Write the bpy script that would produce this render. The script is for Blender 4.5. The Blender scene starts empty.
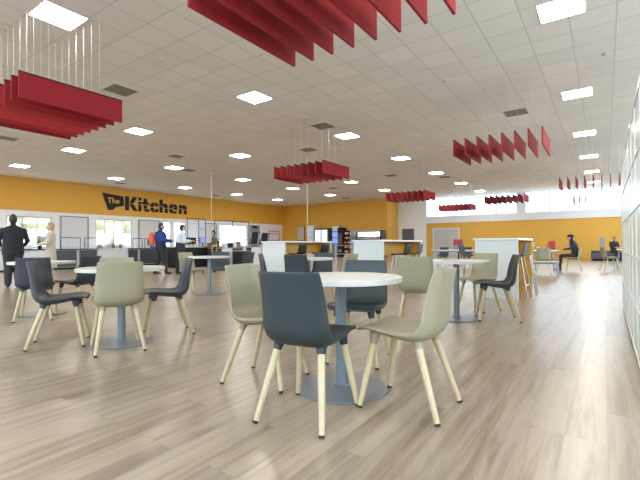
import bpy, math, random
from mathutils import Vector, Matrix
random.seed(7)
SC = bpy.context.scene
COL = SC.collection
PI = math.pi
H = 0.985
CZ = 4.46            # ceiling height

# ------------------------------------------------------------------ materials
def mat(name, col, rough=.5, metal=0., noise=0., nscale=8., bump=0., bscale=60., coat=0., emit=None, estr=1., stretch=None, spec=.5, sheen=0.):
    m = bpy.data.materials.new(name); m.use_nodes = True
    nt = m.node_tree; N = nt.nodes; L = nt.links
    b = N['Principled BSDF']
    b.inputs['Base Color'].default_value = (*col, 1)
    b.inputs['Roughness'].default_value = rough
    b.inputs['Metallic'].default_value = metal
    b.inputs['Coat Weight'].default_value = coat
    b.inputs['Specular IOR Level'].default_value = spec
    b.inputs['Sheen Weight'].default_value = sheen
    if emit:
        b.inputs['Emission Color'].default_value = (*emit, 1); b.inputs['Emission Strength'].default_value = estr
    tc = N.new('ShaderNodeTexCoord'); mp = N.new('ShaderNodeMapping')
    L.new(tc.outputs['Object'], mp.inputs['Vector'])
    if stretch: mp.inputs['Scale'].default_value = stretch
    n = N.new('ShaderNodeTexNoise'); n.inputs['Scale'].default_value = nscale; n.inputs['Detail'].default_value = 4
    L.new(mp.outputs[0], n.inputs['Vector'])
    mx = N.new('ShaderNodeMix'); mx.data_type = 'RGBA'
    k = max(noise, .03)
    mx.inputs[6].default_value = (*[c*(1-k) for c in col], 1); mx.inputs[7].default_value = (*[min(1, c*(1+k)) for c in col], 1)
    L.new(n.outputs['Fac'], mx.inputs[0]); L.new(mx.outputs[2], b.inputs['Base Color'])
    if bump:
        n2 = N.new('ShaderNodeTexNoise'); n2.inputs['Scale'].default_value = bscale
        L.new(tc.outputs['Object'], n2.inputs['Vector'])
        bp = N.new('ShaderNodeBump'); bp.inputs['Strength'].default_value = bump; bp.inputs['Distance'].default_value = .002
        L.new(n2.outputs['Fac'], bp.inputs['Height']); L.new(bp.outputs[0], b.inputs['Normal'])
    return m

def mat_floor():
    m = bpy.data.materials.new('wood_plank_vinyl'); m.use_nodes = True
    nt = m.node_tree; N = nt.nodes; L = nt.links; b = N['Principled BSDF']
    tc = N.new('ShaderNodeTexCoord')
    mp = N.new('ShaderNodeMapping'); mp.inputs['Rotation'].default_value = (0, 0, PI/2)
    L.new(tc.outputs['Object'], mp.inputs['Vector'])
    br = N.new('ShaderNodeTexBrick'); br.offset = .37; br.offset_frequency = 3; br.squash = 1
    br.inputs['Scale'].default_value = 1; br.inputs['Brick Width'].default_value = 1.22; br.inputs['Row Height'].default_value = .184
    br.inputs['Mortar Size'].default_value = .0022; br.inputs['Mortar Smooth'].default_value = .3
    br.inputs['Color1'].default_value = (0, 0, 0, 1); br.inputs['Color2'].default_value = (1, 1, 1, 1); br.inputs['Mortar'].default_value = (.5, .5, .5, 1)
    L.new(mp.outputs[0], br.inputs['Vector'])
    # per plank offset for grain
    vm = N.new('ShaderNodeVectorMath'); vm.operation = 'SCALE'; vm.inputs['Scale'].default_value = 13.
    L.new(br.outputs['Color'], vm.inputs[0])
    mp2 = N.new('ShaderNodeMapping'); mp2.inputs['Scale'].default_value = (8.5, .55, 1)
    L.new(tc.outputs['Object'], mp2.inputs['Vector'])
    add = N.new('ShaderNodeVectorMath'); add.operation = 'ADD'
    L.new(mp2.outputs[0], add.inputs[0]); L.new(vm.outputs[0], add.inputs[1])
    g = N.new('ShaderNodeTexNoise'); g.inputs['Scale'].default_value = 1.3; g.inputs['Detail'].default_value = 4.5; g.inputs['Roughness'].default_value = .70; g.inputs['Distortion'].default_value = .45
    L.new(add.outputs[0], g.inputs['Vector'])
    mp3 = N.new('ShaderNodeMapping'); mp3.inputs['Scale'].default_value = (26, 1.3, 1)
    L.new(tc.outputs['Object'], mp3.inputs['Vector'])
    g2 = N.new('ShaderNodeTexNoise'); g2.inputs['Scale'].default_value = 1.; g2.inputs['Detail'].default_value = 3
    L.new(mp3.outputs[0], g2.inputs['Vector'])
    cr = N.new('ShaderNodeValToRGB'); e = cr.color_ramp.elements
    e[0].position = .24; e[0].color = (.145, .098, .062, 1); e[1].position = .78; e[1].color = (.45, .37, .27, 1)
    x = e.new(.42); x.color = (.275, .208, .145, 1); x = e.new(.52); x.color = (.36, .29, .213, 1)
    L.new(g.outputs['Fac'], cr.inputs[0])
    # plank tone
    mx = N.new('ShaderNodeMix'); mx.data_type = 'RGBA'; mx.blend_type = 'MULTIPLY'; mx.inputs[0].default_value = 1
    r2 = N.new('ShaderNodeValToRGB'); r2.color_ramp.elements[0].color = (.90, .89, .88, 1); r2.color_ramp.elements[1].color = (1.08, 1.05, 1.01, 1)
    L.new(br.outputs['Color'], r2.inputs[0]); L.new(cr.outputs[0], mx.inputs[6]); L.new(r2.outputs[0], mx.inputs[7])
    mx2 = N.new('ShaderNodeMix'); mx2.data_type = 'RGBA'; mx2.blend_type = 'MULTIPLY'; mx2.inputs[0].default_value = .28
    r3 = N.new('ShaderNodeValToRGB'); r3.color_ramp.elements[0].position = .3; r3.color_ramp.elements[0].color = (.7, .7, .7, 1); r3.color_ramp.elements[1].position = .65
    L.new(g2.outputs['Fac'], r3.inputs[0]); L.new(mx.outputs[2], mx2.inputs[6]); L.new(r3.outputs[0], mx2.inputs[7])
    # knots
    mpk = N.new('ShaderNodeMapping'); mpk.inputs['Scale'].default_value = (3.2, 1.25, 1)
    L.new(tc.outputs['Object'], mpk.inputs['Vector'])
    vo = N.new('ShaderNodeTexVoronoi'); vo.inputs['Scale'].default_value = 1.1
    L.new(mpk.outputs[0], vo.inputs['Vector'])
    rk = N.new('ShaderNodeValToRGB'); rk.color_ramp.elements[0].color = (.45, .4, .36, 1); rk.color_ramp.elements[0].position = .015; rk.color_ramp.elements[1].position = .09
    L.new(vo.outputs['Distance'], rk.inputs[0])
    mx3 = N.new('ShaderNodeMix'); mx3.data_type = 'RGBA'; mx3.blend_type = 'MULTIPLY'; mx3.inputs[0].default_value = .8
    L.new(mx2.outputs[2], mx3.inputs[6]); L.new(rk.outputs[0], mx3.inputs[7])
    mx4 = N.new('ShaderNodeMix'); mx4.data_type = 'RGBA'
    mx4.inputs[7].default_value = (.12, .095, .075, 1)
    ml = N.new('ShaderNodeMath'); ml.operation = 'MULTIPLY'; ml.inputs[1].default_value = .32
    L.new(br.outputs['Fac'], ml.inputs[0]); L.new(ml.outputs[0], mx4.inputs[0]); L.new(mx3.outputs[2], mx4.inputs[6])
    L.new(mx4.outputs[2], b.inputs['Base Color'])
    rr = N.new('ShaderNodeMapRange'); rr.inputs['To Min'].default_value = .295; rr.inputs['To Max'].default_value = .32
    L.new(g.outputs['Fac'], rr.inputs['Value']); L.new(rr.outputs[0], b.inputs['Roughness'])
    b.inputs['Specular IOR Level'].default_value = 1.0; b.inputs['Coat Weight'].default_value = .35; b.inputs['Coat Roughness'].default_value = .30
    return m

def mat_ceiling():
    m = bpy.data.materials.new('ceiling_tiles'); m.use_nodes = True
    nt = m.node_tree; N = nt.nodes; L = nt.links; b = N['Principled BSDF']
    tc = N.new('ShaderNodeTexCoord'); mp = N.new('ShaderNodeMapping')
    mp.inputs['Location'].default_value = (6.714+.3, -2.765+.3, 0)
    L.new(tc.outputs['Object'], mp.inputs['Vector'])
    br = N.new('ShaderNodeTexBrick'); br.offset = 0; br.squash = 1
    br.inputs['Scale'].default_value = 1; br.inputs['Brick Width'].default_value = .6; br.inputs['Row Height'].default_value = .6
    br.inputs['Mortar Size'].default_value = .011; br.inputs['Mortar Smooth'].default_value = .2
    br.inputs['Color1'].default_value = (.86, .82, .765, 1); br.inputs['Color2'].default_value = (.92, .88, .825, 1); br.inputs['Mortar'].default_value = (.70, .66, .605, 1)
    L.new(mp.outputs[0], br.inputs['Vector'])
    n = N.new('ShaderNodeTexNoise'); n.inputs['Scale'].default_value = 90; L.new(tc.outputs['Object'], n.inputs['Vector'])
    mx = N.new('ShaderNodeMix'); mx.data_type = 'RGBA'; mx.blend_type = 'MULTIPLY'; mx.inputs[0].default_value = .1
    L.new(br.outputs['Color'], mx.inputs[6]); L.new(n.outputs['Fac'], mx.inputs[7]); L.new(mx.outputs[2], b.inputs['Base Color'])
    b.inputs['Roughness'].default_value = .9
    return m

def mat_glass(name, tint=(.93, .97, .98), gloss=.07):
    m = bpy.data.materials.new(name); m.use_nodes = True
    nt = m.node_tree; N = nt.nodes; L = nt.links; N.remove(N['Principled BSDF'])
    t = N.new('ShaderNodeBsdfTransparent'); t.inputs[0].default_value = (*tint, 1)
    g = N.new('ShaderNodeBsdfGlossy'); g.inputs['Roughness'].default_value = .03
    mx = N.new('ShaderNodeMixShader'); mx.inputs[0].default_value = gloss
    n = N.new('ShaderNodeTexNoise'); n.inputs['Scale'].default_value = 2
    mr = N.new('ShaderNodeMapRange'); mr.inputs['To Min'].default_value = gloss*.8; mr.inputs['To Max'].default_value = gloss*1.2
    L.new(n.outputs['Fac'], mr.inputs['Value']); L.new(mr.outputs[0], mx.inputs[0])
    L.new(t.outputs[0], mx.inputs[1]); L.new(g.outputs[0], mx.inputs[2]); L.new(mx.outputs[0], N['Material Output'].inputs[0])
    return m

def mat_lamp(name, col, s):
    m = bpy.data.materials.new(name); m.use_nodes = True
    nt = m.node_tree; N = nt.nodes; L = nt.links; N.remove(N['Principled BSDF'])
    e = N.new('ShaderNodeEmission'); e.inputs[0].default_value = (*col, 1); e.inputs[1].default_value = s
    L.new(e.outputs[0], N['Material Output'].inputs[0]); return m

M = dict(
    floor=mat_floor(), ceiling=mat_ceiling(),
    ochre=mat('ochre_paint', (.72, .37, .04), .55, noise=.04, nscale=1.2),
    yellow=mat('yellow_paint', (.70, .385, .05), .5, noise=.04, nscale=1.2),
    white=mat('white_paint', (.86, .84, .835), .55, noise=.03),
    sill=mat('white_sill', (.78, .80, .84), .45),
    frame=mat('dark_window_frame', (.10, .11, .12), .4, .3),
    wframe=mat('white_frame', (.72, .72, .73), .4),
    glass=mat_glass('window_glass'), perspex=mat_glass('perspex', (.94, .97, .99), .012),
    slate=mat('slate_blue_plastic', (.021, .032, .036), .42, bump=.15, bscale=400, noise=.05),
    charcoal=mat('charcoal_plastic', (.036, .042, .052), .42, bump=.15, bscale=400, noise=.05),
    beige=mat('olive_beige_plastic', (.335, .300, .192), .42, bump=.15, bscale=400, noise=.03),
    ash=mat('pale_ash_wood', (.58, .48, .285), .38, noise=.14, nscale=14, stretch=(6, 6, .7)),
    cap=mat('black_rubber', (.03, .03, .03), .7),
    top=mat('white_limed_table_top', (.62, .60, .555), .38, noise=.10, nscale=5, stretch=(10, .7, 1)),
    edge=mat('pale_table_edge', (.55, .53, .48), .45, noise=.08, stretch=(6, 6, 1)),
    pole=mat('grey_blue_powdercoat', (.205, .25, .28), .35, .2),
    base=mat('brushed_grey_steel', (.25, .265, .295), .3, .4, noise=.06),
    red=mat('red_felt', (.30, .009, .013), .85, noise=.08, nscale=30),
    rail=mat('dark_rail', (.012, .008, .008), .8),
    wire=mat('steel_wire', (.62, .62, .60), .35, .4),
    locker=mat('pale_mint_laminate', (.76, .84, .81), .3, noise=.03, nscale=3),
    lockerw=mat('white_locker_edge', (.90, .92, .91), .3),
    lwood=mat('pale_grey_wood_panel', (.66, .70, .68), .42, noise=.10, nscale=6, stretch=(14, 14, .5)),
    counter=mat('counter_white', (.72, .72, .72), .4),
    panel=mat('dark_panel', (.055, .060, .075), .45, noise=.06),
    steel=mat('steel', (.45, .45, .46), .3, .85),
    blackm=mat('black_metal', (.03, .032, .036), .4, .4),
    black=mat('black_plastic', (.012, .012, .013), .5, spec=.25),
    grey=mat('grey_plastic', (.28, .29, .31), .45),
    dgrey=mat('dark_grey_upholstery', (.10, .115, .13), .8, noise=.08, nscale=20),
    door=mat('grey_door_paint', (.52, .50, .49), .5),
    shutter=mat('white_shutter', (.66, .64, .65), .45, noise=.03),
    pink=mat('poster_pink', (.55, .33, .50), .5),
    paper=mat('paper_white', (.82, .80, .80), .6),
    blue=mat('cobalt_knit', (.012, .045, .20), .8, noise=.1, nscale=40),
    navy=mat('navy_jacket', (.012, .018, .032), .75, noise=.1, nscale=20),
    suit=mat('black_suit_cloth', (.010, .012, .015), .8, noise=.1, nscale=20),
    trouser=mat('dark_trouser_cloth', (.022, .024, .03), .8, noise=.1),
    cream=mat('cream_wool', (.55, .48, .38), .85, noise=.08, nscale=20),
    whitesh=mat('pale_blue_shirt', (.62, .72, .80), .75, noise=.04),
    skin=mat('skin', (.55, .33, .24), .5, noise=.04),
    lip=mat('lip', (.40, .16, .13), .5), eye=mat('eye', (.02, .015, .01), .2),
    hairb=mat('dark_brown_hair', (.025, .016, .012), .6, noise=.3, nscale=60, stretch=(1, 1, .2)),
    hairf=mat('fair_hair', (.42, .27, .13), .6, noise=.25, nscale=60, stretch=(1, 1, .2)),
    hairr=mat('auburn_hair', (.10, .03, .02), .6, noise=.25, nscale=60),
    orange=mat('orange_nylon', (.75, .12, .035), .6), bagblue=mat('blue_nylon', (.02, .10, .32), .6),
    apron=mat('yellow_apron', (.72, .42, .07), .7),
    shoe=mat('black_leather', (.012, .012, .013), .4),
    green=mat('leaf_green', (.10, .20, .05), .6, noise=.4, nscale=10),
    redp=mat('red_gloss', (.50, .03, .03), .35), brown=mat('brown_card', (.30, .17, .09), .6),
    screen=mat('lit_screen', (.1, .15, .4), .2, emit=(.25, .38, .9), estr=.8),
    litw=mat_lamp('lit_strip', (1, .98, .95), 3.2),
    coldlit=mat_lamp('fridge_light', (.75, .92, 1), 1.6),
    lamp=mat_lamp('led_diffuser', (1, .94, .83), 41.),
    grill=mat('vent_grille', (.24, .22, .18), .6), detector=mat('detector_grey', (.60, .57, .52), .5),
    ground=mat('outdoor_paving', (.55, .54, .52), .8, noise=.15), hedge=mat('hedge_leaves', (.27, .235, .12), .8, noise=.5, nscale=2.5, bump=.5, bscale=6),
    van=mat('white_render', (.85, .87, .9), .5), silver=mat('stone_grey', (.35, .38, .42), .6),
)

# ------------------------------------------------------------------ mesh builder
class MB:
    def __init__(s): s.v = []; s.f = []; s.m = []; s.sm = []
    def add(s, vs, fs, mi=0, smooth=False):
        o = len(s.v); s.v += [tuple(v) for v in vs]; s.f += [tuple(i+o for i in f) for f in fs]
        s.m += [mi]*len(fs); s.sm += [smooth]*len(fs); return s
    def box(s, x0, x1, y0, y1, z0, z1, mi=0):
        v = [(x, y, z) for z in (z0, z1) for y in (y0, y1) for x in (x0, x1)]
        return s.add(v, [(0, 2, 3, 1), (4, 5, 7, 6), (0, 1, 5, 4), (2, 6, 7, 3), (0, 4, 6, 2), (1, 3, 7, 5)], mi)
    def bbox(s, x0, x1, y0, y1, z0, z1, b=.01, mi=0):
        """box with chamfered vertical and horizontal edges"""
        b = min(b, (x1-x0)/2.01, (y1-y0)/2.01, (z1-z0)/2.01)
        def ring(x0, x1, y0, y1, c, z): return [(x0+c, y0, z), (x1-c, y0, z), (x1, y0+c, z), (x1, y1-c, z), (x1-c, y1, z), (x0+c, y1, z), (x0, y1-c, z), (x0, y0+c, z)]
        R = [ring(x0+b, x1-b, y0+b, y1-b, b*.5, z0), ring(x0, x1, y0, y1, b, z0+b), ring(x0, x1, y0, y1, b, z1-b), ring(x0+b, x1-b, y0+b, y1-b, b*.5, z1)]
        return s.rings(R, mi, False)
    def rings(s, R, mi=0, smooth=True, cap=True):
        n = len(R[0]); v = [p for r in R for p in r]; f = []
        for i in range(len(R)-1):
            for j in range(n):
                k = (j+1) % n; f.append((i*n+j, i*n+k, (i+1)*n+k, (i+1)*n+j))
        s.add(v, f, mi, smooth)
        if cap:
            o = len(s.v)-len(v)
            s.f += [tuple(o+j for j in reversed(range(n))), tuple(o+(len(R)-1)*n+j for j in range(n))]; s.m += [mi]*2; s.sm += [False]*2
        return s
    def tube(s, p0, p1, r0, r1=None, n=12, mi=0, cap=True):
        r1 = r0 if r1 is None else r1
        p0 = Vector(p0); p1 = Vector(p1); d = (p1-p0).normalized()
        a = d.orthogonal().normalized(); b = d.cross(a)
        R = [[tuple(p + r*(math.cos(t)*a+math.sin(t)*b)) for t in [2*PI*i/n for i in range(n)]] for p, r in ((p0, r0), (p1, r1))]
        return s.rings(R, mi, True, cap)
    def path(s, pts, r, n=8, mi=0):
        pts = [Vector(p) for p in pts]; R = []
        a = None
        for i, p in enumerate(pts):
            d = ((pts[min(i+1, len(pts)-1)]-p).normalized() + (p-pts[max(i-1, 0)]).normalized()).normalized()
            if a is None: a = d.orthogonal().normalized()
            a = (a - d*a.dot(d)).normalized(); b = d.cross(a)
            R.append([tuple(p + r*(math.cos(t)*a+math.sin(t)*b)) for t in [2*PI*k/n for k in range(n)]])
        return s.rings(R, mi, True)
    def lathe(s, prof, c=(0, 0, 0), n=32, mi=0, cap=True):
        R = [[(c[0]+r*math.cos(2*PI*i/n), c[1]+r*math.sin(2*PI*i/n), c[2]+z) for i in range(n)] for r, z in prof]
        return s.rings(R, mi, True, cap)
    def ell(s, c, r, n=14, mi=0):
        R = []
        for i in range(1, n):
            t = -PI/2 + PI*i/n
            R.append([(c[0]+r[0]*math.cos(t)*math.cos(2*PI*j/n), c[1]+r[1]*math.cos(t)*math.sin(2*PI*j/n), c[2]+r[2]*math.sin(t)) for j in range(n)])
        return s.rings(R, mi, True)
    def prism(s, poly, d0, d1, mp, mi=0):
        """extrude 2D polygon; mp(u,v,d)->xyz"""
        n = len(poly); v = [mp(u, w, d0) for u, w in poly] + [mp(u, w, d1) for u, w in poly]
        f = [tuple(range(n)), tuple(reversed(range(n, 2*n)))] + [(i, n+i, n+(i+1) % n, (i+1) % n) for i in range(n)]
        return s.add(v, f, mi)
    def mesh(s, name, mats):
        me = bpy.data.meshes.new(name); me.from_pydata(s.v, [], s.f)
        for m in (mats if isinstance(mats, (list, tuple)) else [mats]): me.materials.append(M[m] if isinstance(m, str) else m)
        me.polygons.foreach_set('material_index', s.m); me.polygons.foreach_set('use_smooth', s.sm)
        me.update()
        me.set_sharp_from_angle(angle=math.radians(40)) if name != 'seat_shell' else None
        import bmesh
        bm = bmesh.new(); bm.from_mesh(me); bmesh.ops.recalc_face_normals(bm, faces=bm.faces); bm.to_mesh(me); bm.free()
        return me
    def build(s, name, mats, parent=None, loc=None, bevel=0):
        o = bpy.data.objects.new(name, s.mesh(name, mats)); COL.objects.link(o)
        if parent: o.parent = parent
        if loc: o.location = loc
        if bevel:
            b = o.modifiers.new('b', 'BEVEL'); b.width = bevel; b.segments = 2; b.limit_method = 'ANGLE'
        return o

def tag(o, label, cat, group=None, kind=None):
    o['label'] = label; o['category'] = cat
    if group: o['group'] = group
    if kind: o['kind'] = kind
    return o
def struct(o): o['kind'] = 'structure'; return o
def empty(name, loc=(0, 0, 0), rz=0.):
    o = bpy.data.objects.new(name, None); COL.objects.link(o); o.location = loc; o.rotation_euler = (0, 0, rz); o.empty_display_size = .1
    return o
def copy_tree(o, parent=None):
    c = o.copy(); COL.objects.link(c); c.parent = parent
    for ch in list(o.children): copy_tree(ch, c)
    return c
ORD = ['first', 'second', 'third', 'fourth', 'fifth', 'sixth', 'seventh', 'eighth', 'ninth', 'tenth', 'eleventh', 'twelfth']

# ------------------------------------------------------------------ room shell
XL, XR, YB, YF, YW = -23.9, 4.0, -4.0, 28.3, 30.3
XC, XW = -13.53, -11.22
struct(MB().box(XL-.2, XR+.2, YB-.2, YW+.2, -.1, 0).build('floor', 'floor'))
struct(MB().box(XL-.2, XR+.2, YB-.2, YW+.2, CZ, CZ+.1).build('ceiling', 'ceiling'))
struct(MB().box(XR, XR+.2, YB, YW+.2, 0, .9).box(XR, XR+.2, YB, YW+.2, 4.1, CZ).box(XR, XR+.2, YB, -3, .9, 4.1).box(XR, XR+.2, 29.5, YW+.2, .9, 4.1).build('wall_right', 'white'))
struct(MB().box(XL, XR, YB-.2, YB, 0, 1.1).box(XL, XR, YB-.2, YB, 4.2, CZ).box(XL, -22.5, YB-.2, YB, 1.1, 4.2).box(3, XR, YB-.2, YB, 1.1, 4.2).build('wall_back', 'white'))
def glaze(n, a0, a1, z0, z1, step, mk):
    k = max(1, round((a1-a0)/step)); f = None
    f = struct(mk(a0, a1, z0, z0+.06, .03).build('window_%d' % n, 'frame'))
    mk(a0, a1, z1-.06, z1, .03).build('head_rail', 'frame', f)
    for i in range(k+1):
        c = a0+.03+(a1-a0-.06)*i/k; mk(c-.03, c+.03, z0+.06, z1-.06, .03).build('mullion', 'frame', f)
    for i in range(k):
        c0 = a0+.06+(a1-a0-.06)*i/k; c1 = a0+(a1-a0-.06)*(i+1)/k; mk(c0, c1, z0+.06, z1-.06, .003).build('pane', 'glass', f)
glaze(9, -22.5, 3, 1.1, 4.2, 1.6, lambda a, b, c, d, t: MB().box(a, b, YB-.1-t, YB-.1+t, c, d))
glaze(10, -3, 29.5, .9, 4.1, 1.8, lambda a, b, c, d, t: MB().box(XR+.1-t, XR+.1+t, a, b, c, d))  # right-wall glazing, out of view, added to let more daylight into the hall
# kitchen side: ochre band above 2.8, white below with openings
struct(MB().box(XL-.2, XL, YB, YF, 2.80, CZ).build('wall_left', 'ochre'))
OPEN = [(3.4, 5.3, .95, 2.52), (7.55, 9.55, .95, 2.52), (11.80, 13.99, .95, 2.56), (16.1, 16.78, .95, 2.58), (16.98, 17.95, .95, 2.58), (21.0, 23.9, .95, 2.55)]
w = MB(); y = YB
for a, b, z0, z1 in OPEN:
    w.box(XL-.2, XL, y, a, 0, 2.80); w.box(XL-.2, XL, a, b, 0, z0); w.box(XL-.2, XL, a, b, z1, 2.80); y = b
w.box(XL-.2, XL, y, YF, 0, 2.80)
struct(w.build('wall_left_lower', 'white'))
struct(MB().box(XL-.02, XL+.03, YB, YF, 2.775, 2.805).build('trim_1', 'wframe'))
for i, (a, b, z0, z1) in enumerate(OPEN):
    fr = MB(); t = .04
    fr.box(XL-.12, XL-.04, a, b, z0, z0+t).box(XL-.12, XL-.04, a, b, z1-t, z1).box(XL-.12, XL-.04, a, a+t, z0+t, z1-t).box(XL-.12, XL-.04, b-t, b, z0+t, z1-t)
    o = struct(fr.build('window_%d' % (i+1), 'grey'))
    n = 1 if b-a < 1.2 else (3 if b-a < 2.1 else 4)
    for k in range(1, n):
        yy = a+(b-a)*k/n; MB().box(XL-.11, XL-.05, yy-.015, yy+.015, z0+t, z1-t).build('mullion', 'grey', o)
    if b-a > 1.2: MB().box(XL-.115, XL-.045, a+t, b-t, 1.92, 1.955).build('transom', 'wframe', o)
    MB().box(XL-.084, XL-.078, a+t, b-t, z0+t, z1-t).build('pane', 'glass', o)
# shuttered doorways in the left wall
for i, (a, b) in enumerate([(9.98, 11.32), (14.45, 15.77), (19.2, 20.6), (24.15, 25.2)]):
    d = struct(MB().box(XL, XL+.05, a, b, 0, 2.58).build('door_%d' % (i+1), 'shutter' if i < 3 else 'grey'))
    MB().box(XL, XL+.08, a-.06, a, 0, 2.64).box(XL, XL+.08, b, b+.06, 0, 2.64).box(XL, XL+.08, a, b, 2.58, 2.64).build('door_frame', 'grey', d)
    MB().box(XL+.05, XL+.09, b-.14, b-.10, 1.0, 1.25).build('door_handle', 'steel', d)
# far walls
struct(MB().box(XL-.2, XC, YF, YF+.2, 0, CZ).build('wall_far', 'ochre'))
struct(MB().box(XC-.2, XC, YF+.2, YW, 0, CZ).build('wall_return', 'yellow'))
struct(MB().box(XC-.2, XW, YW, YW+.2, 0, CZ).build('wall_recess', 'white'))
struct(MB().box(XW, XR+.2, YW, YW+.2, 0, 2.56).build('wall_front', 'yellow'))
struct(MB().box(XW, XR+.2, YW-.06, YW+.2, 2.56, 3.04).build('trim_2', 'sill'))
struct(MB().box(-4.86, -4.37, YW, YW+.2, 3.04, CZ).build('trim_3', 'sill'))
def win_bank(n, xs, dark):
    fr = MB().box(xs[0], xs[-1], YW+.04, YW+.12, 3.04, 3.09).box(xs[0], xs[-1], YW+.04, YW+.12, CZ-.05, CZ)
    fr.box(xs[0], xs[0]+.05, YW+.04, YW+.12, 3.09, CZ-.05).box(xs[-1]-.05, xs[-1], YW+.04, YW+.12, 3.09, CZ-.05)
    o = struct(fr.build('window_%d' % n, 'wframe'))
    for x, dk in zip(xs[1:-1], dark):
        MB().box(x-.03, x+.03, YW+.02, YW+.12, 3.09, CZ-.05).build('mullion', 'frame' if dk else 'wframe', o)
    for a, b in zip(xs, xs[1:]):
        MB().box(a+.03, b-.03, YW+.078, YW+.084, 3.09, CZ-.05).build('pane', 'glass', o)
win_bank(7, [-11.22, -10.38, -8.98, -7.57, -6.17, -4.86], [0, 1, 0, 1])
win_bank(8, [-4.37, -2.93, -1.55, -.14, 1.27, 2.68, 4.0], [1, 1, 1, 1, 1])
# double door in the yellow wall
d = struct(MB().box(-10.70, -10.62, YW-.05, YW, 0, 2.17).box(-8.80, -8.72, YW-.05, YW, 0, 2.17).box(-10.62, -8.80, YW-.05, YW, 2.09, 2.17).build('door_5', 'wframe'))
for a, b, hx in ((-10.62, -9.72, -9.80), (-9.70, -8.80, -9.62)):
    l = MB().box(a, b, YW-.04, YW, 0, 2.09).build('door_leaf', 'door', d)
    MB().box(hx-.015, hx+.015, YW-.08, YW-.04, .95, 1.25).build('handle', 'steel', l)

# outdoors, seen through the glass
struct(MB().box(-70, 60, YW+1.2, 80, -.3, -.12).box(-70, XL-1.2, -50, YW+1.2, -.3, -.12).box(XL-1.2, 60, -50, YB-1.2, -.3, -.12).box(XR+1.2, 60, YB-1.2, YW+1.2, -.3, -.12).build('ground', 'ground'))
def hedge(y0, y1, x):
    mb = MB(); n = 60
    for k in range(n):
        t = y0+(y1-y0)*k/(n-1); h = 3.2+random.random()*1.6
        mb.ell((x+random.uniform(-.5, .5), t, h*.5-.15), (.9+random.random()*.5, 1.0, h*.5), 8)
    return mb.build('hedge', 'hedge')
tag(hedge(3, 22.5, -36), 'yellow-green hedge growing outside behind the left-hand kitchen windows', 'hedge')
def van(x, y, ln, h, label):
    e = empty('parked_van', (x, y, -.12))
    b = MB().bbox(-1, 1, 0, ln, .35, h, .12).build('body', 'van', e)
    MB().box(.99, 1.01, ln*.08, ln*.28, h*.62, h*.88).build('side_window', 'black', e)
    for yy in (ln*.2, ln*.8):
        for sx in (-.95, .75): MB().tube((sx, yy, .36), (sx+.2, yy, .36), .36, n=20).build('wheel', 'black', e)
    tag(e, label, 'van', 'vans parked outside the kitchen windows')
van(-33, 11.5, 5.2, 2.1, 'white van parked outside, seen in the leftmost clear kitchen window')
van(-33, 18.2, 5.4, 2.1, 'white van parked outside, seen under the sign through the kitchen window')

# ------------------------------------------------------------------ ceiling fittings
def lamp_proto():
    e = empty('ceiling_light'); r = .3
    MB().box(-r, r, -r, -r+.012, -.012, 0).box(-r, r, r-.012, r, -.012, 0).box(-r, -r+.012, -r+.012, r-.012, -.012, 0).box(r-.012, r, -r+.012, r-.012, -.012, 0).build('frame', 'wframe', e)
    MB().box(-r+.012, r-.012, -r+.012, r-.012, -.009, 0).build('diffuser', 'lamp', e)
    return e
LP = lamp_proto(); first = True
COLS = [(-.489, 'row nearest the lockers'), (-6.714, 'row second from the lockers'), (-11.538, 'middle row'), (-15.685, 'row second from the kitchen wall'), (-20.54, 'row nearest the kitchen wall')]
for ci, (cx, cn) in enumerate(COLS):
    for i in range(-1, 7 if ci < 2 else 6):
        e = LP if first else copy_tree(LP); first = False
        e.location = (cx, 2.765+4.2*i, CZ)
        tag(e, 'square white ceiling light, %s from far end, %s' % (ORD[(6 if ci < 2 else 5)-i], cn), 'ceiling light', 'square ceiling light panels')
def vent_proto(kind):
    e = empty('ceiling_vent'); r = .3
    MB().box(-r, r, -r, -r+.03, -.012, 0).box(-r, r, r-.03, r, -.012, 0).box(-r, -r+.03, -r+.03, r-.03, -.012, 0).box(r-.03, r, -r+.03, r-.03, -.012, 0).build('frame', 'wframe', e)
    g = MB()
    for k in range(8):
        yy = -.25+k*.068; g.add([(-.27, yy, -.002), (.27, yy, -.002), (.27, yy+.05, -.014), (-.27, yy+.05, -.014)], [(0, 1, 2, 3)])
    g.box(-.27, .27, -.27, .27, -.002, -.0005)
    g.build('grille', 'grill', e); return e
VP = vent_proto(0)
VL = [((-8.8, 4.88), 'right of the hanging baffles at the left edge'), ((-6.72, 9.8), 'in front of the baffles over the middle of the hall'), ((-8.83, 11.93), 'beside the middle baffle cluster'),
      ((-1.9, 11.8), 'behind the right-hand cluster of separated red baffles'), ((-13.57, 9.74), 'between the lights left of centre'), ((-15.65, 11.9), 'beside a light left of centre'),
      ((-8.81, 18.9), 'left of the third cluster of baffles'), ((-6.76, 21.0), 'near the windows'), ((-13.59, 20.95), 'left of centre near the far wall'),
      ((-22.1, 19.1), 'near the kitchen wall, right of the sign'), ((-15.8, 26.0), 'closest to the far ochre wall'), ((-15.63, 4.92), 'at the left edge behind the big baffles'), ((-21.85, 12.1), 'above the kitchen sign')]
for k, (p, s) in enumerate(VL):
    e = VP if k == 0 else copy_tree(VP); e.location = (*p, CZ)
    tag(e, 'dark square ceiling vent %s' % s, 'vent', 'ceiling vents')
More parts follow.
